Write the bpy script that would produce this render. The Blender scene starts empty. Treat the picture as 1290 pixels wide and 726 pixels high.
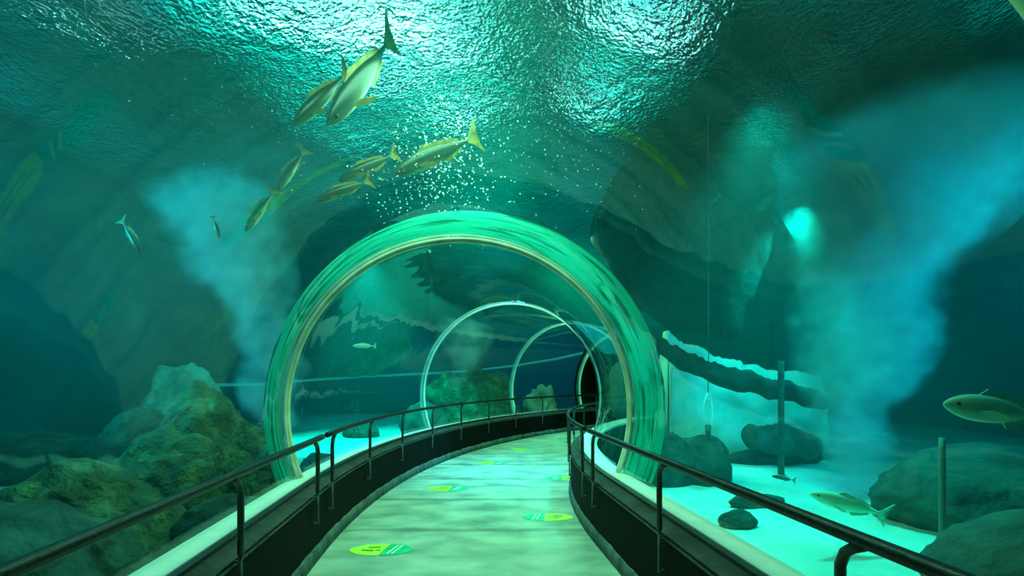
import bpy, bmesh, math, random
from mathutils import Vector, Matrix, noise
random.seed(7)
sc = bpy.context.scene
COL = sc.collection
F, W, H, HY = 600.0, 1290, 726, 477.0
EYE = 1.56
# ---------------------------------------------------------------- camera
cam_d = bpy.data.cameras.new('camera'); cam = bpy.data.objects.new('camera', cam_d); COL.objects.link(cam)
cam.location = (0, 0, EYE); cam.rotation_euler = (math.radians(90), 0, 0)
cam_d.sensor_width = 36; cam_d.lens = 36 * F / W
cam_d.shift_y = (HY - H / 2) / W
cam_d.clip_start = 0.02; cam_d.clip_end = 200
sc.camera = cam
sc.view_settings.view_transform = 'Standard'; sc.view_settings.look = 'None'
sc.view_settings.gamma = 1; sc.view_settings.use_curve_mapping = False
sc.view_settings.exposure = 0.0
cy = sc.cycles
cy.max_bounces = 10; cy.diffuse_bounces = 2; cy.glossy_bounces = 4; cy.transmission_bounces = 6
cy.transparent_max_bounces = 24; cy.volume_bounces = 0
cy.caustics_reflective = False; cy.caustics_refractive = False
cy.sample_clamp_indirect = 4.0
cy.use_denoising = True
cy.volume_step_rate = 2.0; cy.volume_max_steps = 64
# ---------------------------------------------------------------- world: the dim hall above the water
SURF_Z = 6.0
w = bpy.data.worlds.new('world'); sc.world = w; w.use_nodes = True
w.node_tree.nodes['Background'].inputs[0].default_value = (0.0, 0.30, 0.33, 1)
w.node_tree.nodes['Background'].inputs[1].default_value = 0.6

def at(px, py, d):
    return Vector(((px - W / 2) / F * d, d, EYE + (HY - py) / F * d))

# ---------------------------------------------------------------- lights
def light(name, kind, loc, energy, color, target=None, **kw):
    l = bpy.data.lights.new(name, kind); l.energy = energy; l.color = color
    for k, v in kw.items(): setattr(l, k, v)
    o = bpy.data.objects.new(name, l); COL.objects.link(o); o.location = loc
    if target is not None:
        o.rotation_euler = (Vector(target) - Vector(loc)).to_track_quat('-Z', 'Y').to_euler()
    return o
TEAL = (0.0, 1.0, 0.70); CYAN = (0.0, 0.85, 1.0); SEA = (0.02, 0.9, 0.85)
# large fill lights added out of sight under the water surface
light('tank_fill', 'AREA', (-6, 7, 5.3), 330, SEA, (-6, 7, 0), shape='RECTANGLE', size=7, size_y=12)
light('tank_fill', 'AREA', (7, 8, 5.3), 190, SEA, (7, 8, 0), shape='RECTANGLE', size=7, size_y=12)
light('tank_fill', 'AREA', (1, 20, 5.3), 380, SEA, (1, 20, 0), shape='RECTANGLE', size=16, size_y=6)
# added unseen spots for the white sand, reef wall, bubble columns and rocks
light('sand_spot', 'SPOT', (3.2, 6.2, 5.1), 1500, TEAL, (3.2, 6.4, -.2), spot_size=math.radians(76), spot_blend=.5, shadow_soft_size=.3)
light('sand_spot', 'SPOT', (-4.0, 12.9, 4.9), 3800, TEAL, (-3.7, 14.0, -.2), spot_size=math.radians(80), spot_blend=.5, shadow_soft_size=.3)
light('wall_spot', 'SPOT', (5.02, 8.2, 4.5), 1000, TEAL, (5.3, 11.3, .5), spot_size=math.radians(70), spot_blend=.6, shadow_soft_size=.3)
light('plume_spot', 'SPOT', (11.5, 4.0, 4.6), 5500, CYAN, (5.9, 7.5, 2.6), spot_size=math.radians(52), spot_blend=.9, shadow_soft_size=.4)
light('plume_spot', 'SPOT', (-9.0, 3.0, 4.8), 3600, CYAN, (-3.7, 6.6, 2.2), spot_size=math.radians(46), spot_blend=.9, shadow_soft_size=.4)
light('rock_spot', 'SPOT', (-4.0, 4.6, 5.2), 110, (0.25, 1.0, 0.35), (-4.2, 5.2, .5), spot_size=math.radians(75), spot_blend=.8, shadow_soft_size=.3)
# added area lights standing in for light through the crown onto the walkway
light('walk_fill', 'AREA', (-.4, 5.0, 4.4), 330, (0.40, 1.0, 0.55), (-.4, 5.0, 0), shape='RECTANGLE', size=1.2, size_y=6)
light('walk_fill', 'AREA', (-.3, 8.2, 4.2), 30, (0.1, .75, 1.0), (-.3, 8.2, 0), size=.8, spread=math.radians(60))
light('walk_fill', 'AREA', (1.6, 11.8, 4.4), 300, (0.28, 1.0, 0.45), (1.6, 11.6, 0), shape='RECTANGLE', size=1.6, size_y=4)

# ---------------------------------------------------------------- helpers
def link(o, parent=None):
    COL.objects.link(o)
    if parent is not None: o.parent = parent
    return o
def obj(name, bm, mat, parent=None, smooth=True, loc=None):
    me = bpy.data.meshes.new(name)
    bm.normal_update()
    bm.to_mesh(me); bm.free()
    mats = mat if isinstance(mat, (list, tuple)) else [mat]
    for m in mats: me.materials.append(m)
    if smooth: me.polygons.foreach_set('use_smooth', [True] * len(me.polygons))
    o = bpy.data.objects.new(name, me); link(o, parent)
    if loc is not None: o.location = loc
    return o
def tag(o, label=None, cat=None, group=None, kind=None):
    if label: o['label'] = label
    if cat: o['category'] = cat
    if group: o['group'] = group
    if kind: o['kind'] = kind
    return o
def struct(name, bm, mat, smooth=True, label=None):
    return tag(obj(name, bm, mat, None, smooth), label, None, None, 'structure')
def empty(name, loc=(0, 0, 0)):
    o = bpy.data.objects.new(name, None); o.location = loc; o.empty_display_size = .1
    return link(o)

def nodes(name):
    m = bpy.data.materials.new(name); m.use_nodes = True
    nt = m.node_tree; nt.nodes.clear()
    out = nt.nodes.new('ShaderNodeOutputMaterial')
    return m, nt, out
def N(nt, t, **kw):
    n = nt.nodes.new(t)
    for k, v in kw.items():
        if k.startswith('i_'):
            n.inputs[k[2:].replace('_', ' ')].default_value = v
        else: setattr(n, k, v)
    return n
def ramp(nt, stops):
    r = nt.nodes.new('ShaderNodeValToRGB'); e = r.color_ramp.elements
    while len(e) < len(stops): e.new(0.5)
    for i, (p, c) in enumerate(stops):
        e[i].position = p; e[i].color = (*c, 1)
    return r
def noisy(name, stops, scale=4, detail=6, rough=.8, bump=.3, bscale=None, stretch=(1, 1, 1), metallic=0, dist=.05, spec=.5, distort=0.0):
    m, nt, out = nodes(name)
    b = N(nt, 'ShaderNodeBsdfPrincipled'); b.inputs['Roughness'].default_value = rough; b.inputs['Metallic'].default_value = metallic
    b.inputs['Specular IOR Level'].default_value = spec
    tc = N(nt, 'ShaderNodeTexCoord'); mp = N(nt, 'ShaderNodeMapping'); mp.inputs['Scale'].default_value = stretch
    n = N(nt, 'ShaderNodeTexNoise'); n.inputs['Scale'].default_value = scale; n.inputs['Detail'].default_value = detail
    n.inputs['Distortion'].default_value = distort
    r = ramp(nt, stops)
    nt.links.new(tc.outputs['Object'], mp.inputs[0]); nt.links.new(mp.outputs[0], n.inputs['Vector'])
    nt.links.new(n.outputs['Fac'], r.inputs[0]); nt.links.new(r.outputs[0], b.inputs['Base Color'])
    if bump:
        n2 = N(nt, 'ShaderNodeTexNoise'); n2.inputs['Scale'].default_value = bscale or scale * 3; n2.inputs['Detail'].default_value = 5
        nt.links.new(mp.outputs[0], n2.inputs['Vector'])
        bp = N(nt, 'ShaderNodeBump'); bp.inputs['Strength'].default_value = bump; bp.inputs['Distance'].default_value = dist
        nt.links.new(n2.outputs['Fac'], bp.inputs['Height']); nt.links.new(bp.outputs[0], b.inputs['Normal'])
    nt.links.new(b.outputs[0], out.inputs[0])
    return m
def plain(name, c, rough=.5, metallic=0, spec=.5):
    return noisy(name, [(0, tuple(x * .85 for x in c)), (1, tuple(min(1, x * 1.15) for x in c))], 6, 3, rough, 0, metallic=metallic, spec=spec)

M = {}
M['floor'] = noisy('floor_paint', [(.3, (.17, .28, .22)), (.5, (.34, .46, .38)), (.72, (.50, .62, .50))], 2.0, 10, .6, .3, 14, (1, 1.7, 1), dist=.02)
nt = M['floor'].node_tree; b_ = [n for n in nt.nodes if n.type == 'BSDF_PRINCIPLED'][0]; src_ = b_.inputs['Base Color'].links[0].from_socket
tc = N(nt, 'ShaderNodeTexCoord'); sp = N(nt, 'ShaderNodeSeparateXYZ'); nzf = N(nt, 'ShaderNodeTexNoise'); nzf.inputs['Scale'].default_value = 2.5
nt.links.new(tc.outputs['Object'], sp.inputs[0]); nt.links.new(tc.outputs['Object'], nzf.inputs['Vector'])
m1 = N(nt, 'ShaderNodeMath', operation='MULTIPLY_ADD'); m1.inputs[1].default_value = .12; nt.links.new(nzf.outputs['Fac'], m1.inputs[0]); nt.links.new(sp.outputs[1], m1.inputs[2])
m2 = N(nt, 'ShaderNodeMath', operation='PINGPONG'); m2.inputs[1].default_value = .62; nt.links.new(m1.outputs[0], m2.inputs[0])
mr = N(nt, 'ShaderNodeMapRange', interpolation_type='SMOOTHSTEP'); mr.inputs[1].default_value = 0; mr.inputs[2].default_value = .09; mr.inputs[3].default_value = .62; mr.inputs[4].default_value = 1; nt.links.new(m2.outputs[0], mr.inputs[0])
vm = N(nt, 'ShaderNodeVectorMath', operation='SCALE'); nt.links.new(src_, vm.inputs[0]); nt.links.new(mr.outputs[0], vm.inputs['Scale']); nt.links.new(vm.outputs[0], b_.inputs['Base Color'])
M['wall'] = noisy('black_wall', [(.3, (.0008, .0014, .001)), (.8, (.003, .005, .004))], 5, 5, .8, .15, 20, spec=.12)
M['skirt'] = noisy('skirting', [(.35, (.03, .06, .06)), (.6, (.10, .15, .14))], 9, 6, .7, .3, 20, (1, 1, .3))
M['ledge'] = noisy('ledge', [(.3, (.012, .018, .013)), (.7, (.05, .06, .048))], 6, 7, .8, .4, 25)
M['rubber'] = plain('rubber_seal', (.008, .016, .012), .5)
M['strip'] = noisy('pale_strip', [(.3, (.75, .85, .75)), (.7, (.92, .98, .90))], 8, 4, .4, .05)
M['ring'] = noisy('ring_paint', [(.3, (.45, .50, .30)), (.7, (.80, .84, .58))], 5, 4, .4, .1)
M['ringpale'] = noisy('ring_paint_pale', [(.3, (.50, .62, .50)), (.7, (.75, .88, .75))], 5, 4, .4, .1)
M['rail'] = noisy('rail_paint', [(.3, (.003, .005, .004)), (.7, (.008, .011, .009))], 12, 4, .35, .1, 60, spec=.25)
M['post'] = noisy('post_paint', [(.3, (.010, .016, .013)), (.7, (.03, .04, .033))], 12, 4, .38, .1, 60)
M['rod'] = noisy('rod_lit', [(.3, (.05, .06, .05)), (.7, (.12, .14, .12))], 12, 4, .4, .1, 60)  # paler than the posts: light on their lower ends put into the colour
M['sand'] = noisy('sand', [(.3, (.30, .60, .50)), (.65, (.62, .88, .76))], .8, 8, .95, .6, 3, dist=.08)
M['rock'] = noisy('mossy_rock', [(.30, (.02, .05, .03)), (.5, (.045, .10, .045)), (.70, (.13, .22, .09))], 3.5, 9, .9, 1.0, 9, dist=.12)
M['darkrock'] = noisy('dark_rock', [(.3, (.012, .035, .03)), (.7, (.06, .12, .085))], 2.5, 8, .95, .8, 6, dist=.1)
M['outcrop'] = noisy('outcrop_rock', [(.3, (.05, .09, .06)), (.7, (.16, .22, .14))], 2.5, 8, .95, .8, 6, dist=.1)
M['blackrock'] = noisy('black_rock', [(.3, (.004, .012, .014)), (.7, (.015, .035, .035))], 2.5, 8, .95, .8, 6, dist=.1)
M['palerock'] = noisy('pale_rock', [(.35, (.16, .24, .16)), (.65, (.52, .60, .40))], 2.0, 8, .95, .8, 5, dist=.1)
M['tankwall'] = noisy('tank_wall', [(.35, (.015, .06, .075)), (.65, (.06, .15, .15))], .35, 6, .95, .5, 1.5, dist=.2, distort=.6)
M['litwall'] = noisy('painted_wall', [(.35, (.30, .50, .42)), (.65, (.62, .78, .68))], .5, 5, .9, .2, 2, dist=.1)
M['bluewall'] = noisy('blue_wall', [(.35, (.02, .06, .16)), (.65, (.03, .10, .22))], .3, 4, .9, .1)
M['pale_tube'] = plain('pale_tubing', (.55, .65, .62), .5)

# acrylic: clear with its own reflections
m, nt, out = nodes('acrylic')
tr = N(nt, 'ShaderNodeBsdfTransparent'); tr.inputs[0].default_value = (.96, 1, .985, 1)
gl = N(nt, 'ShaderNodeBsdfGlossy'); gl.inputs['Roughness'].default_value = 0.012; gl.inputs['Color'].default_value = (.72, .82, .78, 1)
fr = N(nt, 'ShaderNodeFresnel'); fr.inputs[0].default_value = 1.43
mx = N(nt, 'ShaderNodeMixShader')
tc = N(nt, 'ShaderNodeTexCoord'); nz = N(nt, 'ShaderNodeTexNoise'); nz.inputs['Scale'].default_value = 1.3; nz.inputs['Detail'].default_value = 2
bp = N(nt, 'ShaderNodeBump'); bp.inputs['Strength'].default_value = .25; bp.inputs['Distance'].default_value = .03
nt.links.new(tc.outputs['Object'], nz.inputs['Vector']); nt.links.new(nz.outputs['Fac'], bp.inputs['Height'])
nt.links.new(bp.outputs[0], gl.inputs['Normal'])
ge = N(nt, 'ShaderNodeNewGeometry'); sb = N(nt, 'ShaderNodeMath', operation='SUBTRACT'); sb.inputs[0].default_value = 1
mu = N(nt, 'ShaderNodeMath', operation='MULTIPLY'); nt.links.new(ge.outputs['Backfacing'], sb.inputs[1])
nt.links.new(fr.outputs[0], mu.inputs[0]); nt.links.new(sb.outputs[0], mu.inputs[1])
nt.links.new(mu.outputs[0], mx.inputs[0]); nt.links.new(tr.outputs[0], mx.inputs[1]); nt.links.new(gl.outputs[0], mx.inputs[2])
nt.links.new(mx.outputs[0], out.inputs[0]); M['acrylic'] = m

# acrylic flange: refracted teal light and dark streaks painted into its colour
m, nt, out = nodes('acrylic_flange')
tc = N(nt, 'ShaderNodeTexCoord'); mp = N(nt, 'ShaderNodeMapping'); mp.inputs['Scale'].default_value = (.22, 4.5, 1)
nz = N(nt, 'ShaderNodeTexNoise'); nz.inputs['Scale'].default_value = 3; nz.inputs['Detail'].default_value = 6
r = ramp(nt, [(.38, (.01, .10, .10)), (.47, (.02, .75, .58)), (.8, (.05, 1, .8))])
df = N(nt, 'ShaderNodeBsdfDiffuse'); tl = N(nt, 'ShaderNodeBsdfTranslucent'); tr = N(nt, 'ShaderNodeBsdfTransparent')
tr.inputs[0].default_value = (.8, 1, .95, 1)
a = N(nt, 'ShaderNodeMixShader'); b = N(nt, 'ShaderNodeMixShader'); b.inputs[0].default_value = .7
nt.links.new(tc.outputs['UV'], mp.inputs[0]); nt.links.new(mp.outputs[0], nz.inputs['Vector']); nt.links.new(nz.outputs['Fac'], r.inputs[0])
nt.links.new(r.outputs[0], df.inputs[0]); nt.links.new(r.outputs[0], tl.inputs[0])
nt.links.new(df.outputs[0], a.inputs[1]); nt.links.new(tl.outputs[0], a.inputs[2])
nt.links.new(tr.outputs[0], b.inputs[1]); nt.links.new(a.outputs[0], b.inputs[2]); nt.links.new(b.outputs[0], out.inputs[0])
M['flange'] = m

# water surface seen from below
m, nt, out = nodes('water_surface')
tc = N(nt, 'ShaderNodeTexCoord'); mp = N(nt, 'ShaderNodeMapping'); mp.inputs['Scale'].default_value = (1, 1, 1)
n1 = N(nt, 'ShaderNodeTexNoise'); n1.inputs['Scale'].default_value = 5; n1.inputs['Detail'].default_value = 4; n1.inputs['Distortion'].default_value = .2
n2 = N(nt, 'ShaderNodeTexNoise'); n2.inputs['Scale'].default_value = 20; n2.inputs['Detail'].default_value = 3
ad = N(nt, 'ShaderNodeMath', operation='MULTIPLY_ADD'); ad.inputs[1].default_value = .5
bp = N(nt, 'ShaderNodeBump'); bp.inputs['Strength'].default_value = 1; bp.inputs['Distance'].default_value = .19
gs = N(nt, 'ShaderNodeBsdfGlass'); gs.inputs['Roughness'].default_value = 0; gs.inputs['IOR'].default_value = 1.20
gs.inputs['Color'].default_value = (.75, 1, .97, 1)
nt.links.new(tc.outputs['Object'], mp.inputs[0]); nt.links.new(mp.outputs[0], n1.inputs['Vector']); nt.links.new(mp.outputs[0], n2.inputs['Vector'])
nt.links.new(n2.outputs['Fac'], ad.inputs[0]); nt.links.new(n1.outputs['Fac'], ad.inputs[2]); nt.links.new(ad.outputs[0], bp.inputs['Height'])
nt.links.new(bp.outputs[0], gs.inputs['Normal']); nt.links.new(gs.outputs[0], out.inputs[0])
M['surface'] = m

def emis(name, c, s):
    m, nt, out = nodes(name); e = N(nt, 'ShaderNodeEmission'); e.inputs[0].default_value = (*c, 1); e.inputs[1].default_value = s
    nt.links.new(e.outputs[0], out.inputs[0]); return m
M['lamp'] = emis('lamp_glow', (.62, 1, .97), 20)
M['glow_panel'] = emis('panel_glow', (0, .78, .66), 1.9)

# ---------------------------------------------------------------- the tunnel's path
H0 = math.radians(-6.4); R0 = 11.0; A = Vector((-.44, 4.3)); SA = 4.3 / math.cos(H0)
def nrm(h): return Vector((math.cos(h), -math.sin(h)))
CC = A + R0 * nrm(H0)
def frame(s):
    if s <= SA:
        t = Vector((math.sin(H0), math.cos(H0))); p = A + t * (s - SA); h = H0
    else:
        h = H0 + (s - SA) / R0; p = CC - R0 * nrm(h); t = Vector((math.sin(h), math.cos(h)))
    return p, t, nrm(h)
def P(s, u, z):
    p, t, n = frame(s); q = p + n * u
    return Vector((q.x, q.y, z))
def srange(a, b, step=.2):
    n = max(1, round((b - a) / step)); return [a + (b - a) * i / n for i in range(n + 1)]
def sweep(prof, s0, s1, step=.2, closed=False, caps=False, jit=None):
    """prof: list of (u, z) swept along the path"""
    bm = bmesh.new(); rows = []
    for s in srange(s0, s1, step):
        rows.append([bm.verts.new(P(s, u, z)) for u, z in (prof if jit is None else jit(s, prof))])
    k = len(prof)
    for i in range(len(rows) - 1):
        for j in range(k if closed else k - 1):
            a, b = rows[i][j], rows[i][(j + 1) % k]; c, d = rows[i + 1][(j + 1) % k], rows[i + 1][j]
            bm.faces.new((a, b, c, d))
    if caps and closed:
        bm.faces.new(rows[0][::-1]); bm.faces.new(rows[-1])
    bmesh.ops.recalc_face_normals(bm, faces=bm.faces)
    return bm
S0, S1 = -3.0, 19.5
RT, CZ = 1.66, 1.25
PH0 = math.asin((.62 - CZ) / RT)

# floor slab
struct('floor', sweep([(-1.3, 0), (1.3, 0), (1.3, -.1), (-1.3, -.1)], S0, S1, closed=True, caps=True), M['floor'], False)
for sd, nm in ((-1, 'left'), (1, 'right')):
    def jit(s, prof, sd=sd):
        w_ = .004 * math.sin(s * 9) + .004 * math.sin(s * 23 + 1)
        return [(u + sd * w_ * (0 if z < .02 else 1), z) for u, z in prof]
    struct('wall_' + nm, sweep([(sd * 1.262, 0), (sd * 1.262, .56), (sd * 1.64, .56), (sd * 1.64, -.35), (sd * 1.3, -.35)], S0, S1, .2, True, True), M['wall'], False,
           'black knee wall along the %s side of the walkway' % nm)
    struct('baseboard_' + nm, sweep([(sd * 1.235, .0), (sd * 1.245, .10), (sd * 1.275, .13), (sd * 1.275, .0)], S0, S1, .06, True, True, jit), M['skirt'], True,
           'grey stained skirting below the %s knee wall' % nm)
    struct('trim_1' if sd < 0 else 'trim_4', sweep([(sd * 1.255, .535), (sd * 1.27, .565), (sd * 1.37, .60), (sd * 1.375, .55)], S0, S1, .2, True, True), M['ledge'], False)
    struct('trim_2' if sd < 0 else 'trim_5', sweep([(sd * 1.37, .56), (sd * 1.37, .625), (sd * 1.405, .632), (sd * 1.41, .56)], S0, S1, .2, True, True), M['rubber'], False)
    struct('trim_3' if sd < 0 else 'trim_6', sweep([(sd * 1.41, .56), (sd * 1.41, .636), (sd * 1.56, .622), (sd * 1.64, .60), (sd * 1.64, .56)], S0, S1, .2, True, True), M['strip'], False)

RS = [0.9, 4.63, 8.64, 12.1, 14.9]
# acrylic panels (solid shells) between the rings
def shell(s0, s1, r0, r1, seg=64, p0=PH0, p1=None):
    p1 = math.pi - p0 if p1 is None else p1
    ph = [p0 + (p1 - p0) * i / seg for i in range(seg + 1)]
    prof = [(r0 * math.cos(a), CZ + r0 * math.sin(a)) for a in ph] + [(r1 * math.cos(a), CZ + r1 * math.sin(a)) for a in reversed(ph)]
    return sweep(prof, s0, s1, .18, True, True)
edges = [S0] + RS
for i in range(len(edges) - 1):
    struct('window_%d' % (i + 1), shell(edges[i] + .012, edges[i + 1] - .012, RT, RT + .05), M['acrylic'], True, 'clear arched acrylic panel of the tunnel vault')
# opaque end of the tunnel
struct('wall_far', shell(RS[-1] + .03, S1, RT - .02, RT + .25), M['wall'], True, 'dark solid tunnel vault beyond the last glass arch')
bm = bmesh.new()
p, t, n = frame(S1)
vs = [bm.verts.new(P(S1, u, z)) for u, z in ((-1.8, -.2), (1.8, -.2), (1.8, 3.2), (-1.8, 3.2))]; bm.faces.new(vs)
r_ = bmesh.ops.extrude_face_region(bm, geom=bm.faces[:]); bmesh.ops.translate(bm, verts=[v for v in r_['geom'] if isinstance(v, bmesh.types.BMVert)], vec=Vector((t.x, t.y, 0)) * .2)
struct('wall_end', bm, M['wall'], False)

def arc_band(s, ds, r0, r1, seg=96, p0=PH0, ecc=0.0):
    """closed arch of rectangular section"""
    bm = bmesh.new(); uvl = bm.loops.layers.uv.new('UV'); rows = []
    for i in range(seg + 1):
        a = p0 + (math.pi - 2 * p0) * i / seg
        rows.append([bm.verts.new(P(s + e, r * math.cos(a) + (ecc if r > 1.75 else 0), CZ + r * math.sin(a))) for e, r in ((-ds, r0), (ds, r0), (ds, r1), (-ds, r1))])
    for i in range(seg):
        for j in range(4):
            f = bm.faces.new((rows[i][j], rows[i][(j + 1) % 4], rows[i + 1][(j + 1) % 4], rows[i + 1][j]))
            v_ = [(0, 0), (0, 0), (1, 0), (1, 0)]
            q = [(i, j), (i, (j + 1) % 4), (i + 1, (j + 1) % 4), (i + 1, j)]
            for l, (ii, jj) in zip(f.loops, q): l[uvl].uv = (ii * .12, (1 if jj in (2, 3) else 0) * .5 + (.2 if jj in (1, 2) else 0))
    bm.faces.new(rows[0][::-1]); bm.faces.new(rows[-1])
    bmesh.ops.recalc_face_normals(bm, faces=bm.faces)
    return bm
RINGLAB = ['pale ring behind the first glass panel, nearest the viewer', 'large yellowish ring spanning the walkway, the first and widest arch ahead',
           'thin pale ring of the second arch, framed inside the large first arch', 'thin pale ring of the third arch, beside the pale coral clump',
           'small pale ring of the last arch around the dark tunnel mouth']
for i, s in enumerate(RS):
    e = empty('joint_ring', P(s, 0, 0)); e['label'] = RINGLAB[i]; e['category'] = 'ring'; e['group'] = 'joint rings of the glass tunnel'
    if i == 0: e['label'] = 'pale joint ring overhead at the start of the glass tunnel'
    def ch(name, bm, mat):
        o = obj(name, bm, mat, e, True); o.matrix_parent_inverse = Matrix.Translation(-e.location); return o
    ch('seal', arc_band(s, .022 if i <= 1 else .012, RT - (.035 if i <= 1 else .026), RT + .005), M['ring'] if i <= 1 else M['ringpale'])
    if i <= 1: ch('seal_lip', arc_band(s - .035, .008, RT - .022, RT + .004), M['ringpale'])
    if i in (1,):
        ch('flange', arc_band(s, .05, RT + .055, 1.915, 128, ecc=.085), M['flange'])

# ---------------------------------------------------------------- handrails
def tube(bm, pts, r, seg=12, caps=True):
    rings = []; n = len(pts); prev = None
    for i, p in enumerate(pts):
        d = (pts[min(i + 1, n - 1)] - pts[max(i - 1, 0)]).normalized()
        if prev is None:
            up = Vector((0, 0, 1)) if abs(d.z) < .9 else Vector((1, 0, 0))
            x = d.cross(up).normalized()
        else:
            x = (prev - d * prev.dot(d)).normalized()
        prev = x; y = d.cross(x)
        rr = r[i] if isinstance(r, (list, tuple)) else r
        rings.append([bm.verts.new(p + (x * math.cos(2 * math.pi * k / seg) + y * math.sin(2 * math.pi * k / seg)) * rr) for k in range(seg)])
    for i in range(n - 1):
        for k in range(seg):
            bm.faces.new((rings[i][k], rings[i][(k + 1) % seg], rings[i + 1][(k + 1) % seg], rings[i + 1][k]))
    if caps: bm.faces.new(rings[0][::-1]); bm.faces.new(rings[-1])
    return bm
RZ = 1.05
def handrail(sd, s0, s1, posts, label):
    e = empty('handrail', P((s0 + s1) / 2, sd * 1.2, 0)); tag(e, label, 'handrail', 'tubular handrails on the knee walls')
    inv = Matrix.Translation(-e.location)
    def ch(name, bm, mat):
        o = obj(name, bm, mat, e, True); o.matrix_parent_inverse = inv; return o
    U = sd * 1.222
    bm = bmesh.new(); tube(bm, [P(s, U, RZ) for s in srange(s0, s1, .12)], .025, 16); ch('top_rail', bm, M['rail'])
    for s in posts:
        dr = 1 if s < (s0 + s1) / 2 else -1
        bm = bmesh.new()
        pts = [P(s + dr * .10, U, RZ - .012), P(s + dr * .055, U, RZ - .035), P(s + dr * .02, U, RZ - .062), P(s, U, RZ - .11)] + [P(s, U, RZ - .11 - k * (RZ - .11 - .60) / 6) for k in range(1, 7)]
        tube(bm, pts, .018, 12)
        p = ch('post', bm, M['post'])
        bm = bmesh.new(); tube(bm, [P(s, U, .60), P(s, U, .45), P(s, U, .33)], .0095, 10)
        tube(bm, [P(s, U, .34), P(s, sd * 1.262, .34)], .009, 8)
        tube(bm, [P(s, U, .56), P(s, sd * 1.262, .56)], .009, 8)
        obj('rod', bm, M['rod'], p, True)
    return e
handrail(-1, -2.8, 4.32, [-1.3, .05, 1.4, 2.75, 4.18], 'long black handrail running along the near left knee wall beside the mossy rocks')
handrail(-1, 4.45, 16.2, [4.6] + [5.8 + 1.17 * k for k in range(9)], 'black handrail following the outer left curve into the tunnel')
handrail(1, -2.8, 4.62, [-1.4, .0, 1.46, 2.90, 4.42], 'black handrail sloping across the lower right in front of the bright sand')
handrail(1, 4.75, 16.2, [4.9] + [6.1 + 1.17 * k for k in range(9)], 'black handrail on the inner right curve, mostly hidden past the bend')

# ---------------------------------------------------------------- floor signs
M['syel'] = noisy('decal_yellow', [(.3, (.55, .90, .03)), (.7, (.75, 1, .10))], 6, 3, .35, 0)
M['sgrn'] = noisy('decal_green', [(.3, (.0, .42, .20)), (.7, (.02, .70, .34))], 6, 3, .35, 0)
M['sdark'] = plain('decal_dark', (.10, .26, .01), .4)
M['swhite'] = plain('decal_white', (.75, 1, .85), .4)
def plate(bm, pts, z0, z1):
    a = [bm.verts.new((x, y, z0)) for x, y in pts]; b = [bm.verts.new((x, y, z1)) for x, y in pts]
    bm.faces.new(a[::-1]); bm.faces.new(b)
    for i in range(len(pts)): bm.faces.new((a[i], a[(i + 1) % len(pts)], b[(i + 1) % len(pts)], b[i]))
def outline(x): # half width of the board at x in -1..1
    return .145 * max(0, 1 - abs(x) ** 2.4) ** .62
def make_sign():
    e = empty('floor_sign')
    L = .29
    def part(name, x0, x1, sl0, sl1, mat, z):
        bm = bmesh.new(); top = []; bot = []
        for i in range(17):
            t = x0 + (x1 - x0) * i / 16
            top.append((t, 1)); bot.append((t, -1))
        pts = []
        for t, sg in top:
            tt = t + (sl0 if i < 0 else 0)
            pts.append((t * L, outline(t)))
        lo = [(t * L, -outline(t)) for t, sg in bot]
        pts[-1] = (pts[-1][0] + sl1, pts[-1][1]) if x1 < .99 else pts[-1]
        lo[-1] = (lo[-1][0] - sl1, lo[-1][1]) if x1 < .99 else lo[-1]
        pts[0] = (pts[0][0] + sl0, pts[0][1]) if x0 > -.99 else pts[0]
        lo[0] = (lo[0][0] - sl0, lo[0][1]) if x0 > -.99 else lo[0]
        ring = pts + lo[::-1]
        cl = []
        for q in ring:
            if not cl or (Vector(q) - Vector(cl[-1])).length > 1e-4: cl.append(q)
        if (Vector(cl[0]) - Vector(cl[-1])).length < 1e-4: cl.pop()
        plate(bm, cl, 0, z)
        return obj(name, bm, mat, e, False)
    part('green_end', .14, 1, .02, 0, M['sgrn'], .004)
    y = part('yellow_end', -1, .10, 0, .02, M['syel'], .004)
    bm = bmesh.new()
    plate(bm, [(-.17, -.035), (-.06, -.045), (-.06, -.015), (-.17, -.010)], .003, .006)
    plate(bm, [(-.13, .03), (-.02, .04), (-.02, .065), (-.12, .06)], .003, .006)
    plate(bm, [(-.045, -.03), (.0, -.03), (.0, -.01), (-.045, -.01)], .003, .006)
    o = obj('mark', bm, M['sdark'], e, False)
    bm = bmesh.new()
    for x in (.07, .115): plate(bm, [(x, -.10), (x + .018, -.10), (x + .068, .10), (x + .05, .10)], .003, .006)
    obj('stripe', bm, M['swhite'], e, False)
    return e
sign0 = make_sign()
SG = [(4.33, -1.19, 0), (6.73, -.90, 0), (8.75, -.37, 0), (10.4, .26, 0), (5.35, .40, 1), (7.43, .81, 1), (11.9, 1.5, 1), (2.1, -.85, 0), (3.2, .5, 1), (1.0, .55, 1)]
SL = ['yellow and green oval sign stuck to the floor, nearest in front of the left wall', 'second oval floor sign along the left wall, yellow half toward the wall',
      'third oval floor sign along the left wall, in the bluish patch of floor', 'fourth oval floor sign along the left wall, small and far off',
      'yellow and green oval floor sign close to the right knee wall, largest on that side', 'second oval floor sign on the right side, beside the bend of the wall',
      'tiny faint oval floor sign beyond the bend, farthest of all', 'yellow and green oval floor sign by the left wall below the frame',
      'yellow and green oval floor sign by the right wall below the frame', 'yellow and green oval floor sign nearest the viewer on the right']
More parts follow.
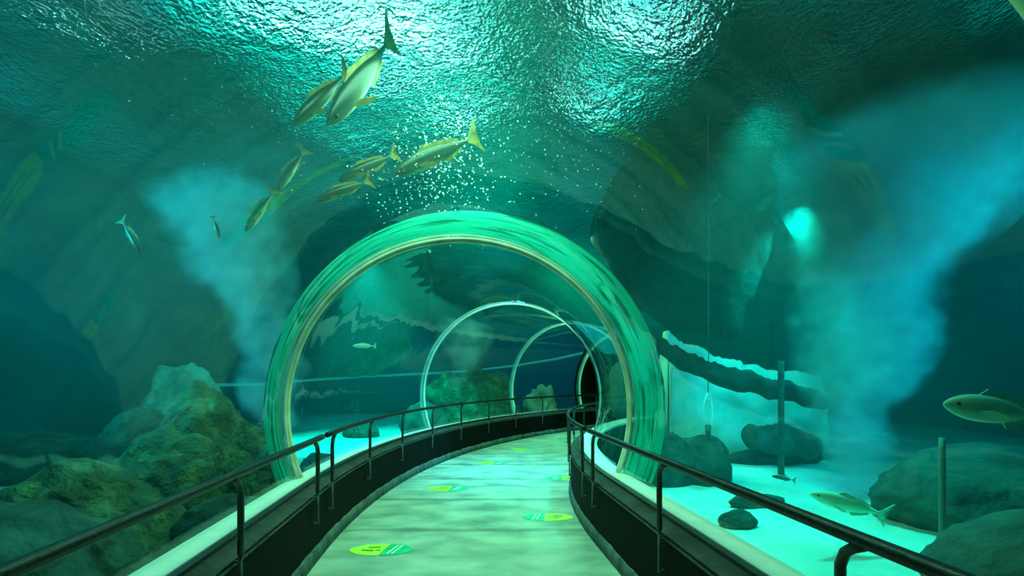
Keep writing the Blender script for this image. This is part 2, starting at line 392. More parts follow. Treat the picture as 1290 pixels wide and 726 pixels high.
for i, (d, x, sd) in enumerate(SG):
    if i == 0: e = sign0
    else:
        e = sign0.copy(); COL.objects.link(e)
        for c in sign0.children:
            k = c.copy(); COL.objects.link(k); k.parent = e
    e.location = (x, d, .001); e.rotation_euler = (0, 0, math.pi if sd else 0)
    if d > 9: e.rotation_euler.z -= .35
    tag(e, SL[i], 'sign', 'oval signs stuck to the walkway')

# ---------------------------------------------------------------- tank shell
def rockwall(name, pts, z0, z1, mat, amp=.5, step=.35, sc_=.5, label=None, lean=0):
    """wall with thickness following pts (x,y list), rippled like rock"""
    bm = bmesh.new(); line = []
    for a, b in zip(pts[:-1], pts[1:]):
        a = Vector(a); b = Vector(b); n = max(2, int((b - a).length / step))
        for i in range(n): line.append(a.lerp(b, i / n))
    line.append(Vector(pts[-1]))
    nz_ = max(2, int((z1 - z0) / step)); rows = []
    for i, q in enumerate(line):
        t = (line[min(i + 1, len(line) - 1)] - line[max(i - 1, 0)]).normalized(); nn = Vector((t.y, -t.x))
        row = []
        for k in range(nz_ + 1):
            z = z0 + (z1 - z0) * k / nz_
            f = noise.fractal(Vector((q.x * sc_, q.y * sc_, z * sc_)), 1, 2, 4) * amp
            row.append(bm.verts.new((q.x + nn.x * (f + lean * k / nz_), q.y + nn.y * (f + lean * k / nz_), z)))
        back = [bm.verts.new((q.x - nn.x * .8 * 1.0, q.y - nn.y * .8, z)) for z in (z1, z0)]
        rows.append(row + back)
    k = len(rows[0])
    for i in range(len(rows) - 1):
        for j in range(k): bm.faces.new((rows[i][j], rows[i][(j + 1) % k], rows[i + 1][(j + 1) % k], rows[i + 1][j]))
    bm.faces.new(rows[0][::-1]); bm.faces.new(rows[-1]); bmesh.ops.recalc_face_normals(bm, faces=bm.faces)
    return struct(name, bm, mat, True, label)
XL, XR, YB, YF = -11, 16, -5, 25
rockwall('wall_left_tank', [(XL, YB), (XL, YF)], -.4, 7, M['tankwall'], .7, .4)
rockwall('wall_back_tank', [(XR, YB), (XL, YB)], -.4, 7, M['tankwall'], .4, .6)
rockwall('wall_right_tank', [(XR, YF), (XR, YB)], -.4, 7, M['tankwall'], .7, .4)
rockwall('wall_front_tank', [(XL, YF), (XR, YF)], -.4, 7, M['bluewall'], .15, .5)
# sandy tank floor, gently rolling
bm = bmesh.new(); nx, ny = 110, 120; g = []
for i in range(nx + 1):
    col = []
    for j in range(ny + 1):
        x = XL + (XR - XL) * i / nx; y = YB + (YF - YB) * j / ny
        col.append(bm.verts.new((x, y, -.28 + .07 * noise.noise(Vector((x * .6, y * .6, 0))) + .035 * noise.noise(Vector((x * 3, y * 3, 3))))))
    g.append(col)
for i in range(nx):
    for j in range(ny): bm.faces.new((g[i][j], g[i + 1][j], g[i + 1][j + 1], g[i][j + 1]))
struct('ground', bm, M['sand'], True, 'pale sand on the bottom of the tank')

# water surface
bm = bmesh.new(); n_ = 220; g = []
waves = [(random.uniform(.6, 4.2), random.uniform(0, 6.28), random.uniform(0, 6.28)) for _ in range(30)]
for i in range(n_ + 1):
    col = []
    for j in range(n_ + 1):
        x = XL - .5 + (XR - XL + 1) * i / n_; y = YB - .5 + (YF - YB + 1) * j / n_
        z = sum(.06 / k * math.sin(k * (x * math.cos(a) + y * math.sin(a)) + p) for k, a, p in waves)
        col.append(bm.verts.new((x, y, SURF_Z + z)))
    g.append(col)
for i in range(n_):
    for j in range(n_): bm.faces.new((g[i][j], g[i + 1][j], g[i + 1][j + 1], g[i][j + 1]))
o = struct('water_surface', bm, M['surface'], True, 'rippling water surface seen from below')

# unseen lamp panels added above the water to make its glitter
def lamp(x, y, sx, sy, label, z=9.0):
    e = empty('glitter_lamp', (x, y, z)); tag(e, label, 'lamp', 'lamp panels added for the water glitter')
    bm = bmesh.new(); plate(bm, [(-sx, -sy), (sx, -sy), (sx, sy), (-sx, sy)], 0, .02); obj('diffuser', bm, M['lamp'], e, False)
    bm = bmesh.new(); a, b = sx + .05, sy + .05; plate(bm, [(-a, -b), (a, -b), (a, b), (-a, b)], .025, .2); obj('housing', bm, M['rubber'], e, False)
LAMPS = [(-3.9, 10.4, .9, .35), (-2.5, 10.2, .7, .5), (-1.5, 11.2, .28, .9), (-1.5, 14.0, .22, .9), (-3.0, 12.4, .5, .3), (2.2, 10.3, .45, .4), (3.2, 10.9, .35, .5), (1.9, 13.2, .15, .9),
         (-6.9, 13.2, .5, .12), (-9.0, 10.3, .4, .15), (7.2, 9.8, .3, .3), (-5.0, 9.7, .6, .25)]
LLAB = ['wide bright lamp beyond the left of the glitter', 'square bright lamp in the middle of the glitter', 'narrow lamp over the crown of the vault', 'far narrow lamp over the crown of the vault',
        'small lamp behind the square one', 'bright lamp right of the dark beam', 'lamp farther right of the dark beam', 'thin lamp line right of the dark beam', 'faint thin lamp far to the left side',
        'faint lamp at the upper left corner', 'small lamp over the right bubble column', 'broad lamp left of the fish pair']
for a_, l_ in zip(LAMPS, LLAB): lamp(a_[0], a_[1], a_[2] * .6, a_[3] * .6, l_ + ', added to make glitter in the water surface')
for k_, (x0, x1, y0, y1) in enumerate([(-7.5, -.7, 8.5, 17), (1.6, 3.5, 8.5, 16), (9, 16, 9, 20)]):  # unseen glowing panels, added to brighten the surface teal
    bm = bmesh.new(); plate(bm, [(x0, y0), (x1, y0), (x1, y1), (x0, y1)], 9.7, 9.75); struct('window_%d' % (6 + k_), bm, M['glow_panel'], False, 'teal glowing panel added over the tank to brighten the water surface')
M['beam'] = plain('roof_beam', (.01, .03, .035), .8)
for k_, (x0, x1, y0, y1) in enumerate([(-.55, 1.5, 6, 24), (3.6, 8.6, 8, 20), (-11, -5.8, 11, 16)]):
    bm = bmesh.new(); plate(bm, [(x0, y0), (x1, y0), (x1, y1), (x0, y1)], 8.2, 8.8); struct('ceiling' if k_ == 0 else 'ceiling.%03d' % k_, bm, M['beam'], False, 'dark roof structure of the hall above the water')

# ---------------------------------------------------------------- the water body (haze): box minus the tunnel tube
m, nt, out = nodes('tank_water')
vs_ = N(nt, 'ShaderNodeVolumeScatter'); vs_.inputs['Color'].default_value = (.0, .85, .82, 1); vs_.inputs['Density'].default_value = .018; vs_.inputs['Anisotropy'].default_value = .2
va = N(nt, 'ShaderNodeVolumeAbsorption'); va.inputs['Color'].default_value = (.1, .75, .85, 1); va.inputs['Density'].default_value = .10
ad = N(nt, 'ShaderNodeAddShader'); nt.links.new(vs_.outputs[0], ad.inputs[0]); nt.links.new(va.outputs[0], ad.inputs[1]); nt.links.new(ad.outputs[0], out.inputs['Volume'])
M['water'] = m
def water_mesh():
    r = RT + .06; ph = [PH0 + (math.pi - 2 * PH0) * i / 48 for i in range(49)]
    prof = [(r * math.cos(a), CZ + r * math.sin(a)) for a in ph] + [(-1.66, -.5), (1.66, -.5)]
    bm = sweep(prof, S0 - 1.5, S1 + .5, .3, True, True)
    bmesh.ops.recalc_face_normals(bm, faces=bm.faces)
    bmesh.ops.reverse_faces(bm, faces=bm.faces[:])
    b2 = bmesh.ops.create_cube(bm, size=1)
    mtx = Matrix.Translation(((XL + XR) / 2, (YB + YF) / 2, (SURF_Z - .3 - 1.2) / 2)) @ Matrix.Diagonal((XR - XL + 6, YF - YB + 6, SURF_Z - .3 + 1.2, 1))
    bmesh.ops.transform(bm, matrix=mtx, verts=b2['verts'])
    return bm
o = obj('tank_water', water_mesh(), M['water'], None, False); tag(o, 'hazy teal water filling the tank around the tunnel', 'water', None, 'stuff')

# ---------------------------------------------------------------- rocks
def rock(name, loc, size, mat, label, cat='rock', seed=0, amp=.35, freq=1.4, sub=5, rz=0, group=None, flat=0):
    bm = bmesh.new(); bmesh.ops.create_icosphere(bm, subdivisions=sub, radius=1)
    off = Vector((seed * 7.3, seed * 3.1, seed * 1.7))
    for v in bm.verts:
        p = v.co.copy(); f = noise.fractal(p * freq + off, .9, 2.1, 6); g_ = noise.fractal(p * freq * 4 + off, 1, 2, 4)
        v.co = p * (1 + amp * f + amp * .18 * g_)
        v.co = Vector((v.co.x * size[0], v.co.y * size[1], v.co.z * size[2]))
        if v.co.z < -size[2] * .55: v.co.z = -size[2] * .55
    bmesh.ops.recalc_face_normals(bm, faces=bm.faces)
    o = obj(name, bm, mat, None, True); o.rotation_euler.z = rz
    o.location = (loc[0], loc[1], loc[2] + size[2] * .55)
    return tag(o, label, cat, group)
G = -.32
def rk(px, ytop, d, wpx, depth, mat, label, **kw):
    c = at(px, ytop, d); top = c.z; sx = wpx / 2 / F * d
    rock('boulder', (c.x, d, G), (sx, depth, (top - G) / 1.5), mat, label, **kw)

rk(95, 592, 4.3, 230, .75, M['rock'], 'rounded green mossy boulder at the lower left behind the handrail', seed=1, amp=.16)
rk(262, 498, 5.9, 105, .7, M['rock'], 'tall dark mossy boulder with a rounded top, highest of the pile', seed=2, amp=.16)
rk(215, 545, 5.4, 150, .6, M['rock'], 'broad mossy boulder leaning below the tallest one', seed=5, amp=.16)
rk(185, 522, 6.9, 90, .7, M['darkrock'], 'dim teal boulder behind the broad mossy boulder', seed=3, amp=.2)
rk(325, 545, 5.9, 90, .5, M['rock'], 'dark mossy boulder at the foot of the first glass arch', seed=4, amp=.2)
rk(232, 462, 11, 90, .8, M['palerock'], 'pale square boulder dimly seen behind the mossy pile', seed=6, amp=.2)
rk(60, 548, 8.6, 330, .6, M['darkrock'], 'long low dim rock ridge on the tank floor at far left', seed=7, amp=.2)
rk(-40, 640, 3.6, 420, .7, M['darkrock'], 'low dark rubble bank beside the near left knee wall', seed=8, amp=.15)
rk(300, 625, 4.6, 170, .35, M['darkrock'], 'low dark green bank below the glass, under the mossy pile', seed=9, amp=.15)
# through the first arch
rk(535, 508, 15, 62, .7, M['darkrock'], 'round dark green mound on the sand seen through the first arch', seed=11, amp=.15)
rk(592, 468, 16.5, 110, .8, M['rock'], 'dark leafy green reef mound behind the second arch', seed=12, amp=.35)
rk(683, 488, 17.6, 42, .6, M['palerock'], 'pale coral clump glowing beside the third arch', seed=13, amp=.4)
rk(455, 534, 15.0, 46, .4, M['darkrock'], 'flat dark rock block lying on the bright sand', seed=14, amp=.1)
rk(402, 572, 8.8, 50, .3, M['darkrock'], 'small low rock just beyond the left glass by the first arch', seed=15, amp=.2)
# right side
rk(884, 550, 8.6, 72, .5, M['darkrock'], 'dark boulder standing at the edge of the bright sand', seed=16, amp=.15)
rk(838, 545, 8.4, 74, .4, M['darkrock'], 'dark green bank behind the right edge of the first arch', seed=17, amp=.12)
rk(1270, 565, 6.0, 310, .9, M['darkrock'], 'broad dark rock bank filling the lower right of the tank', seed=18, amp=.12)
rk(1440, 650, 3.4, 480, .8, M['darkrock'], 'near dark rock bank behind the lower end of the right handrail', seed=19, amp=.12)
rk(975, 566, 10.4, 120, .3, M['darkrock'], 'flat dark rock strip on the far edge of the bright sand', seed=20, amp=.12)
rk(930, 643, 6.0, 46, .12, M['darkrock'], 'small dark lump shaped as a shadow on the bright sand', cat='shadow_lump', seed=21, amp=.15)  # this lump and the next are modelled in place of shadows
rk(955, 622, 6.8, 70, .12, M['darkrock'], 'thin flat lump shaped as a shadow on the bright sand behind the small one', cat='shadow_lump', seed=22, amp=.15)

# lit wall and dark ledge on the right: outlines at their own distance, given real depth and rock relief
def slab(name, top, bottom_px, d0, depth, mat, label, cat, amp=.18, n=70, nz=16, d1=None):
    """top: [(px, py)] outline of the upper edge, bottom_px: the same for the lower edge; d0->d1 distance from left to right"""
    def edge(pts, x):
        for (a, b), (c, e) in zip(pts[:-1], pts[1:]):
            if a <= x <= c: return b + (e - b) * (x - a) / (c - a)
        return pts[-1][1] if x > pts[-1][0] else pts[0][1]
    x0, x1 = top[0][0], top[-1][0]; d1 = d1 or d0
    bm = bmesh.new(); fr_ = []; bk = []
    for i in range(n + 1):
        x = x0 + (x1 - x0) * i / n; d = d0 + (d1 - d0) * i / n; a = []; b = []
        yt = edge(top, x) + 5 * noise.noise(Vector((x * .07, d0, 0))) + 3 * noise.noise(Vector((x * .25, d0, 5))); yb = edge(bottom_px, x) + 5 * noise.noise(Vector((x * .06, d0, 9)))
        for k in range(nz + 1):
            p = at(x, yb + (yt - yb) * k / nz, d); q = p.copy()
            bulge = 1 - (2 * k / nz - 1) ** 2
            p.y -= amp * noise.fractal(Vector((p.x * 1.3, p.z * 1.3, d0)), 1, 2, 4) + depth * .35 * bulge
            q.y += depth * (.4 + .6 * bulge); a.append(bm.verts.new(p)); b.append(bm.verts.new(q))
        fr_.append(a + b[::-1])
    k = len(fr_[0])
    for i in range(n):
        for j in range(k): bm.faces.new((fr_[i][j], fr_[i][(j + 1) % k], fr_[i + 1][(j + 1) % k], fr_[i + 1][j]))
    bm.faces.new(fr_[0][::-1]); bm.faces.new(fr_[-1]); bmesh.ops.recalc_face_normals(bm, faces=bm.faces)
    return tag(obj(name, bm, mat), label, cat)
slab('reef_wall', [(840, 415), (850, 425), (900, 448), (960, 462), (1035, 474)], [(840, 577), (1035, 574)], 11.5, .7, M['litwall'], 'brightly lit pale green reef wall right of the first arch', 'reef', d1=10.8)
slab('rock_ledge', [(800, 395), (840, 430), (880, 448), (930, 466), (980, 478), (1030, 492)], [(800, 412), (850, 458), (890, 478), (940, 494), (990, 505), (1030, 516)], 9.4, .5, M['blackrock'], 'dark jagged rock ledge crossing in front of the lit reef wall', 'rock', .3)
slab('rock_block', [(948, 540), (985, 534), (1030, 552)], [(948, 568), (1030, 580)], 9.8, .5, M['darkrock'], 'dim dark rock block under the ledge beside the bubble column', 'rock')
slab('darkening_rock', [(752, 262), (790, 196), (830, 184), (900, 182), (968, 190)], [(752, 300), (800, 380), (850, 415), (930, 425), (968, 330)], 9.2, .8, M['blackrock'], 'huge dark rock mass added high to the right of the vault to darken the water', 'rock', .3)  # both of these dark masses are added to darken the water
slab('darkening_rock', [(330, 292), (390, 258), (440, 262), (540, 300)], [(330, 380), (400, 470), (470, 440), (540, 400)], 17.0, 1.0, M['tankwall'], 'dark rock mass added behind the upper left of the first arch to darken it', 'rock', .3)
slab('reef_outcrop', [(400, 335), (450, 318), (500, 340), (514, 360)], [(400, 478), (470, 472), (514, 448)], 17.5, .8, M['outcrop'], 'pale green rock face seen through the left of the first arch', 'rock', .2)

# waterline tube, poles, rope loop
M['palepole'] = plain('weathered_pole', (.09, .17, .14), .8)
def pole(name, a, b, r, mat, label, cat):
    bm = bmesh.new(); n_p = 10; pts = [a.lerp(b, i / n_p) for i in range(n_p + 1)]
    tube(bm, pts, r, 12)
    e = empty(name, a); tag(e, label, cat); o = obj('shaft', bm, mat, e); o.matrix_parent_inverse = Matrix.Translation(-a)
    bm = bmesh.new(); tube(bm, [a, a + (b - a).normalized() * .06], r * 1.8, 12); o = obj('collar', bm, mat, e); o.matrix_parent_inverse = Matrix.Translation(-a)
    return e
def up(px, py, d, z=G):
    p = at(px, py, d); return Vector((p.x, p.y, z)), p
a, b = up(984, 455, 9.0); pole('pole', a, b, .055, M['darkrock'], 'dark upright pole passing in front of the rock ledge', 'pole')
a, b = up(1187, 552, 4.7); pole('pole', a, b, .028, M['palepole'], 'pale short pole standing in the dark lower right of the tank', 'pole')
a, b = up(842, 455, 8.4); pole('pole', a, b, .012, M['post'], 'thin dark rod standing before the bright band by the first arch', 'pole')
bm = bmesh.new()
pts = [at(x, y, d) for x, y, d in [(250, 486, 13), (330, 484, 15), (400, 478, 17), (470, 474, 18.5), (540, 471, 19.5), (600, 467, 20), (650, 461, 20), (700, 453, 19.4), (745, 443, 18.6), (800, 428, 17.6)]]
tube(bm, pts, .05, 10); tag(obj('waterline_tube', bm, M['pale_tube']), 'long pale tube standing in for the waterline along the dark blue far wall', 'pale_tube')  # shaped as a tube, stands for the waterline on the far wall
bm = bmesh.new()
c = at(892, 518, 7.6); pts = [c + Vector((.07 * math.sin(t), .02 * math.sin(2 * t), .28 * math.cos(t))) for t in [2 * math.pi * i / 28 for i in range(29)]]
e = empty('rope_loop', (c.x, c.y, c.z)); tag(e, 'narrow pale-edged rope loop hanging on a line before the reef wall', 'rope')
tube(bm, pts, .014, 8, False); o = obj('loop', bm, M['pale_tube'], e); o.matrix_parent_inverse = Matrix.Translation(-c)
bm = bmesh.new(); tube(bm, [c + Vector((0, 0, .28)), c + Vector((.01, 0, .9)), Vector((c.x, c.y, SURF_Z - .02))], .007, 6); o = obj('line', bm, M['post'], e); o.matrix_parent_inverse = Matrix.Translation(-c)
bm = bmesh.new(); tube(bm, [c + Vector((0, 0, -.22)), c + Vector((0, 0, -.42))], [.05, .035], 10); o = obj('weight', bm, M['darkrock'], e); o.matrix_parent_inverse = Matrix.Translation(-c)

# ---------------------------------------------------------------- fish
def fmat(name, back, side, belly, spec=.5):
    m, nt, out = nodes(name); b = N(nt, 'ShaderNodeBsdfPrincipled'); b.inputs['Roughness'].default_value = .32; b.inputs['Metallic'].default_value = .15
    tc = N(nt, 'ShaderNodeTexCoord'); sp = N(nt, 'ShaderNodeSeparateXYZ'); nz = N(nt, 'ShaderNodeTexNoise'); nz.inputs['Scale'].default_value = 14
    nt.links.new(tc.outputs['Generated'], sp.inputs[0]); nt.links.new(tc.outputs['Object'], nz.inputs['Vector'])
    ma = N(nt, 'ShaderNodeMath', operation='MULTIPLY_ADD'); ma.inputs[1].default_value = .16; nt.links.new(nz.outputs['Fac'], ma.inputs[0]); nt.links.new(sp.outputs[2], ma.inputs[2])
    r = ramp(nt, [(.18, belly), (.34, side), (.5, side), (.72, back)]); nt.links.new(ma.outputs[0], r.inputs[0]); nt.links.new(r.outputs[0], b.inputs['Base Color'])
    nt.links.new(b.outputs[0], out.inputs[0]); return m
M['fish'] = fmat('fish_skin', (.02, .045, .03), (.06, .10, .06), (.42, .44, .28))
M['fishg'] = fmat('fish_skin_green', (.40, .80, .50), (.45, .85, .60), (.85, 1, .9))
M['fishd'] = fmat('fish_skin_dark', (.04, .08, .07), (.08, .14, .12), (.25, .32, .25))
M['fin'] = noisy('fin_yellow', [(.3, (.18, .14, .03)), (.7, (.48, .36, .08))], 14, 3, .5, 0)
M['find'] = noisy('fin_dark', [(.3, (.05, .10, .07)), (.7, (.16, .24, .14))], 14, 3, .5, 0)
M['fing'] = noisy('fin_green', [(.3, (.25, .6, .4)), (.7, (.45, .85, .6))], 14, 3, .5, 0)
M['eye'] = plain('fish_eye', (.01, .012, .01), .15)
def thin_fin(pts, th=.004):
    """outline in (x, z) given thickness in y"""
    bm = bmesh.new()
    a = [bm.verts.new((x, -th, z)) for x, z in pts]; b = [bm.verts.new((x, th, z)) for x, z in pts]
    bm.faces.new(a[::-1]); bm.faces.new(b)
    for i in range(len(pts)): bm.faces.new((a[i], a[(i + 1) % len(pts)], b[(i + 1) % len(pts)], b[i]))
    bmesh.ops.triangulate(bm, faces=[f for f in bm.faces if len(f.verts) > 4])
    return bm
PROTO = {}
def make_fish(kind):
    """unit fish, nose at x=-.5, tail end at x=.5"""
    body, fin = {'jack': (M['fish'], M['fin']), 'green': (M['fishg'], M['fing']), 'dark': (M['fishd'], M['find'])}[kind]
    deep = {'jack': .088, 'green': .10, 'dark': .11}[kind]
    e = empty('fish')
    prof = [(-.5, .02, 0), (-.48, .25, 0), (-.43, .52, 0), (-.34, .84, .0), (-.22, 1.0, 0), (-.08, .98, 0), (.06, .80, 0), (.18, .52, 0), (.27, .27, 0), (.33, .16, 0), (.36, .17, 0)]
    bm = bmesh.new(); rows = []; K = 18
    for x, f, c in prof:
        bend = .05 * max(0, x) ** 2 * 4
        rows.append([bm.verts.new((x, bend + deep * .62 * f * math.cos(2 * math.pi * k / K), deep * f * (math.sin(2 * math.pi * k / K)) * (1.0 if math.sin(2 * math.pi * k / K) > 0 else .92))) for k in range(K)])
    for i in range(len(rows) - 1):
        for k in range(K): bm.faces.new((rows[i][k], rows[i][(k + 1) % K], rows[i + 1][(k + 1) % K], rows[i + 1][k]))
    bm.faces.new(rows[0][::-1]); bm.faces.new(rows[-1]); bmesh.ops.recalc_face_normals(bm, faces=bm.faces)
    o = obj('body', bm, body, e); sm = o.modifiers.new('smooth', 'SUBSURF'); sm.levels = 1; sm.render_levels = 1
    b_ = .02
    tb = thin_fin([(.34, .012), (.40, .05), (.47, .135), (.50, .16), (.475, .07), (.435, .0), (.475, -.07), (.50, -.15), (.47, -.125), (.40, -.05), (.34, -.012)])
    bmesh.ops.translate(tb, verts=tb.verts, vec=(0, b_ + .003, 0)); obj('tail_fin', tb, fin, e, False)
    obj('dorsal_fin', thin_fin([(-.20, deep * .95), (-.13, deep * 1.4), (-.02, deep * 1.22), (.12, deep * 1.05), (.24, deep * .62), (.24, deep * .40), (.05, deep * .72), (-.1, deep * .93)]), fin, e, False)
    obj('anal_fin', thin_fin([(.02, -deep * .78), (.06, -deep * 1.15), (.14, -deep * .9), (.24, -deep * .5), (.24, -deep * .3), (.1, -deep * .6)]), fin, e, False)
    for sy in (-1, 1):
        pb = thin_fin([(-.27, 0), (-.20, .012), (-.08, -.03), (-.13, -.05), (-.22, -.03)], .003)
        bmesh.ops.rotate(pb, verts=pb.verts, cent=(-.27, 0, 0), matrix=Matrix.Rotation(sy * .5, 3, 'Z')); bmesh.ops.translate(pb, verts=pb.verts, vec=(0, sy * deep * .56, -.02))
        obj('pectoral_fin', pb, fin, e, False)
        eb = bmesh.new(); bmesh.ops.create_icosphere(eb, subdivisions=2, radius=.012); bmesh.ops.translate(eb, verts=eb.verts, vec=(-.42, sy * deep * .36, .014)); obj('eye', eb, M['eye'], e)
    return e
def fish(kind, head, tail, dh, dt, label, roll=0.0, group=None):
    h = at(*head, dh); t = at(*tail, dt); L = (t - h).length; x = (t - h).normalized()
    if kind not in PROTO: PROTO[kind] = make_fish(kind); e = PROTO[kind]
    else:
        src = PROTO[kind]; e = src.copy(); COL.objects.link(e)
        for c in src.children:
            k = c.copy(); COL.objects.link(k); k.parent = e
    z = Vector((0, 0, 1)); z = (z - x * z.dot(x)).normalized(); y = z.cross(x)
    R_ = Matrix((x, y, z)).transposed() @ Matrix.Rotation(roll, 3, 'X')
    e.rotation_euler = R_.to_euler(); e.location = (h + t) / 2; e.scale = (L, L, L)
    tag(e, label, 'fish', group)
    return e
SCH = 'fish schooling over the left of the glass tunnel'
fish('jack', (369, 158), (443, 88), 4.0, 4.3, 'silver fish with an orange tail fin, left one of the large overlapping pair', .5, SCH)
fish('jack', (412, 158), (500, 43), 3.8, 4.3, 'largest silver fish pointing steeply up toward the surface glitter', .5, SCH)
fish('jack', (349, 240), (386, 186), 4.8, 5.0, 'slender silver fish swimming above another beside the dark ripples', -.3, SCH)
fish('jack', (309, 292), (348, 236), 4.8, 5.0, 'dim grey fish below the slender one, near the pale light shaft', -.3, SCH)
fish('jack', (426, 228), (503, 192), 4.4, 4.6, 'pale bellied fish with yellow fins, upper of two swimming together', .35, SCH)
fish('jack', (396, 254), (470, 226), 4.3, 4.5, 'pale bellied fish, lower of two swimming together above the arch', .35, SCH)
fish('jack', (496, 219), (606, 170), 4.4, 4.8, 'long silver fish with a dark tail crossing over the arch top', .3, SCH)
fish('jack', (178, 320), (153, 276), 4.4, 4.5, 'small striped fish diving alone beside the green reflection', .2, SCH)
fish('jack', (277, 302), (268, 272), 5.6, 5.6, 'tiny dim fish left of the pale light shaft', .2, SCH)
fish('green', (1188, 509), (1330, 528), 3.2, 3.4, 'glowing green fish entering the picture at the right edge', .0)
fish('green', (1020, 622), (1122, 652), 5.0, 5.0, 'pale teal fish gliding just above the right handrail over the sand', .2)
fish('fish_d' if 0 else 'dark', (953, 268), (988, 238), 8.0, 8.0, 'thin dark fish against the bright light beside the bubble column', .2)
fish('dark', (888, 262), (908, 246), 8.5, 8.5, 'tiny dim fish in the dark water left of the bright light', .2)
fish('jack', (972, 600), (1003, 606), 7.2, 7.2, 'small yellowish fish hovering over the bright sand', .0)
fish('green', (444, 436), (474, 436), 7.6, 7.6, 'small bright teal fish seen through the first arch', .0)
fish('dark', (607, 380), (650, 376), 11.5, 11.5, 'slender greenish fish above the second arch', .1)

# ---------------------------------------------------------------- bubble columns, and mist shaped as a light shaft
def plume(name, pts, color, dens, label, freq=1.6):
    """pts: (px, py, d, radius_px)"""
    cs = [(at(x, y, d), r / F * d) for x, y, d, r in pts]
    bm = bmesh.new(); tube(bm, [c for c, r in cs], [r * 1.15 for c, r in cs], 20)
    m, nt, out = nodes(name + '_mist')
    ge = N(nt, 'ShaderNodeNewGeometry'); last = None
    nz0 = N(nt, 'ShaderNodeTexNoise'); nz0.inputs['Scale'].default_value = freq * .9; nz0.inputs['Detail'].default_value = 3
    nt.links.new(ge.outputs['Position'], nz0.inputs['Vector'])
    sub_ = N(nt, 'ShaderNodeVectorMath', operation='SUBTRACT'); sub_.inputs[1].default_value = (.5, .5, .5); nt.links.new(nz0.outputs['Color'], sub_.inputs[0])
    scl = N(nt, 'ShaderNodeVectorMath', operation='MULTIPLY_ADD'); scl.inputs[1].default_value = (1.1, 1.1, 1.1); nt.links.new(sub_.outputs[0], scl.inputs[0]); nt.links.new(ge.outputs['Position'], scl.inputs[2])
    fine = []
    for (c0, r0), (c1, r1) in zip(cs[:-1], cs[1:]):
        for k in range(2): fine.append((c0.lerp(c1, k / 2), r0 + (r1 - r0) * k / 2))
    fine.append(cs[-1])
    for c, r in fine:
        ds = N(nt, 'ShaderNodeVectorMath', operation='DISTANCE'); ds.inputs[1].default_value = c; nt.links.new(scl.outputs[0], ds.inputs[0])
        mr = N(nt, 'ShaderNodeMapRange', interpolation_type='SMOOTHSTEP'); mr.inputs[1].default_value = r * 1.05; mr.inputs[2].default_value = r * .35; mr.inputs[3].default_value = 0; mr.inputs[4].default_value = 1
        nt.links.new(ds.outputs['Value'], mr.inputs[0])
        if last is None: last = mr.outputs[0]
        else:
            mxx = N(nt, 'ShaderNodeMath', operation='MAXIMUM'); nt.links.new(last, mxx.inputs[0]); nt.links.new(mr.outputs[0], mxx.inputs[1]); last = mxx.outputs[0]
    nz = N(nt, 'ShaderNodeTexNoise'); nz.inputs['Scale'].default_value = freq * 2.2; nz.inputs['Detail'].default_value = 4; nt.links.new(ge.outputs['Position'], nz.inputs['Vector'])
    mr = N(nt, 'ShaderNodeMapRange'); mr.inputs[1].default_value = .38; mr.inputs[2].default_value = .62; mr.inputs[3].default_value = .25; mr.inputs[4].default_value = 1; nt.links.new(nz.outputs['Fac'], mr.inputs[0])
    mu = N(nt, 'ShaderNodeMath', operation='MULTIPLY'); nt.links.new(last, mu.inputs[0]); nt.links.new(mr.outputs[0], mu.inputs[1])
    m2 = N(nt, 'ShaderNodeMath', operation='MULTIPLY'); nt.links.new(mu.outputs[0], m2.inputs[0]); m2.inputs[1].default_value = dens
    vs_ = N(nt, 'ShaderNodeVolumeScatter'); vs_.inputs['Color'].default_value = (*color, 1); vs_.inputs['Anisotropy'].default_value = .0
    nt.links.new(m2.outputs[0], vs_.inputs['Density']); nt.links.new(vs_.outputs[0], out.inputs['Volume'])
    return tag(obj(name, bm, m), label, 'bubbles', None, 'stuff')
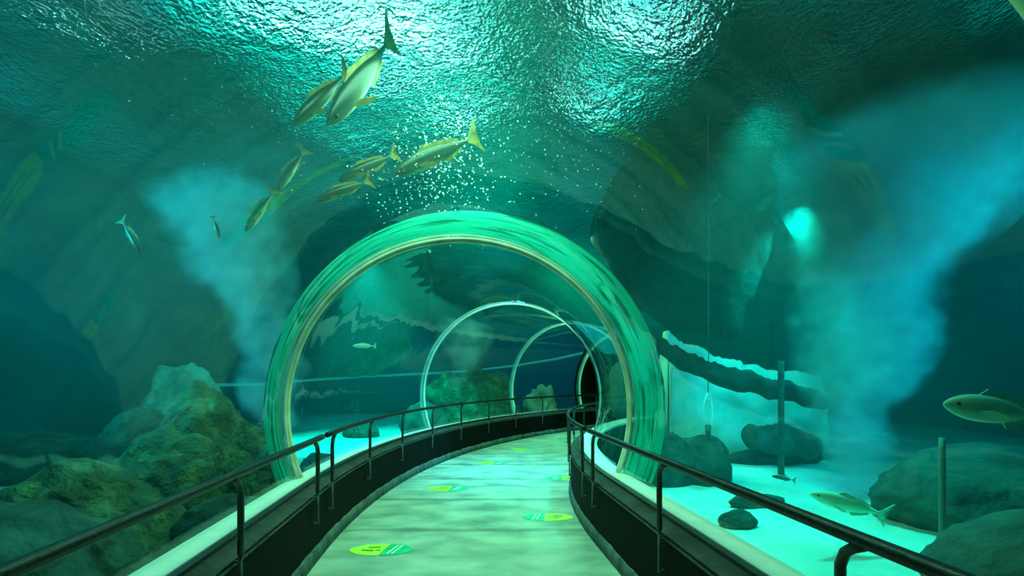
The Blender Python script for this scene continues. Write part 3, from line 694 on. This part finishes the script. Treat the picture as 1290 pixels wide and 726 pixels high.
plume('bubble_shaft', [(1078, 640, 7.4, 26), (1068, 580, 7.4, 40), (1075, 500, 7.4, 55), (1080, 430, 7.4, 80), (1075, 370, 7.4, 80), (1110, 300, 7.4, 90), (1120, 230, 7.4, 130), (1150, 160, 7.4, 150), (1180, 80, 7.6, 150)],
      (.3, .95, 1.0), 5.0, 'tall cloudy column of fine bubbles rising in the right of the tank')
plume('bubble_shaft', [(350, 540, 6.6, 32), (345, 480, 6.6, 40), (335, 420, 6.6, 45), (315, 360, 6.6, 55), (290, 300, 6.6, 65), (265, 240, 6.6, 75)],
      (.3, .95, 1.0), 3.0, 'faint cloudy mist shaped as a light shaft left of the first arch')
plume('bubble_shaft', [(578, 492, 11.6, 14), (578, 465, 11.6, 20), (584, 435, 11.6, 34), (590, 405, 11.6, 36)],
      (.3, .95, 1.0), 1.6, 'small cloudy bubble column seen inside the second arch')

# fine bubbles added as sparkle points over the crown of the vault
M['bubble'] = plain('bubble_skin', (.75, 1, .97), .08, 0, 1.0)
bm = bmesh.new(); rng = random.Random(4)
base = bmesh.new(); bmesh.ops.create_icosphere(base, subdivisions=1, radius=1); bv = [v.co.copy() for v in base.verts]; bf = [[v.index for v in f.verts] for f in base.faces]; base.free()
def dots(n, cx, cy_, sx, sy, d0, d1, r0, r1):
    for _ in range(n):
        p = at(rng.gauss(cx, sx), rng.gauss(cy_, sy), rng.uniform(d0, d1))
        if p.z > SURF_Z - .1 or p.z < -.1: continue
        if abs(p.x + .45) < 1.8 and p.z < 3.1: continue
        r = rng.uniform(r0, r1); vv = [bm.verts.new(p + c * r) for c in bv]
        for f in bf: bm.faces.new([vv[k] for k in f])
dots(1500, 545, 170, 42, 90, 4.2, 6.5, .004, .011)
dots(500, 450, 90, 90, 60, 4.2, 6.5, .004, .010)
dots(400, 720, 110, 50, 80, 4.4, 6.5, .004, .010)
tag(obj('sparkle_bubble', bm, M['bubble']), 'fine bright bubbles added as sparkle over the crown of the glass vault', 'bubbles', None, 'stuff')
bpy.context.view_layer.update()
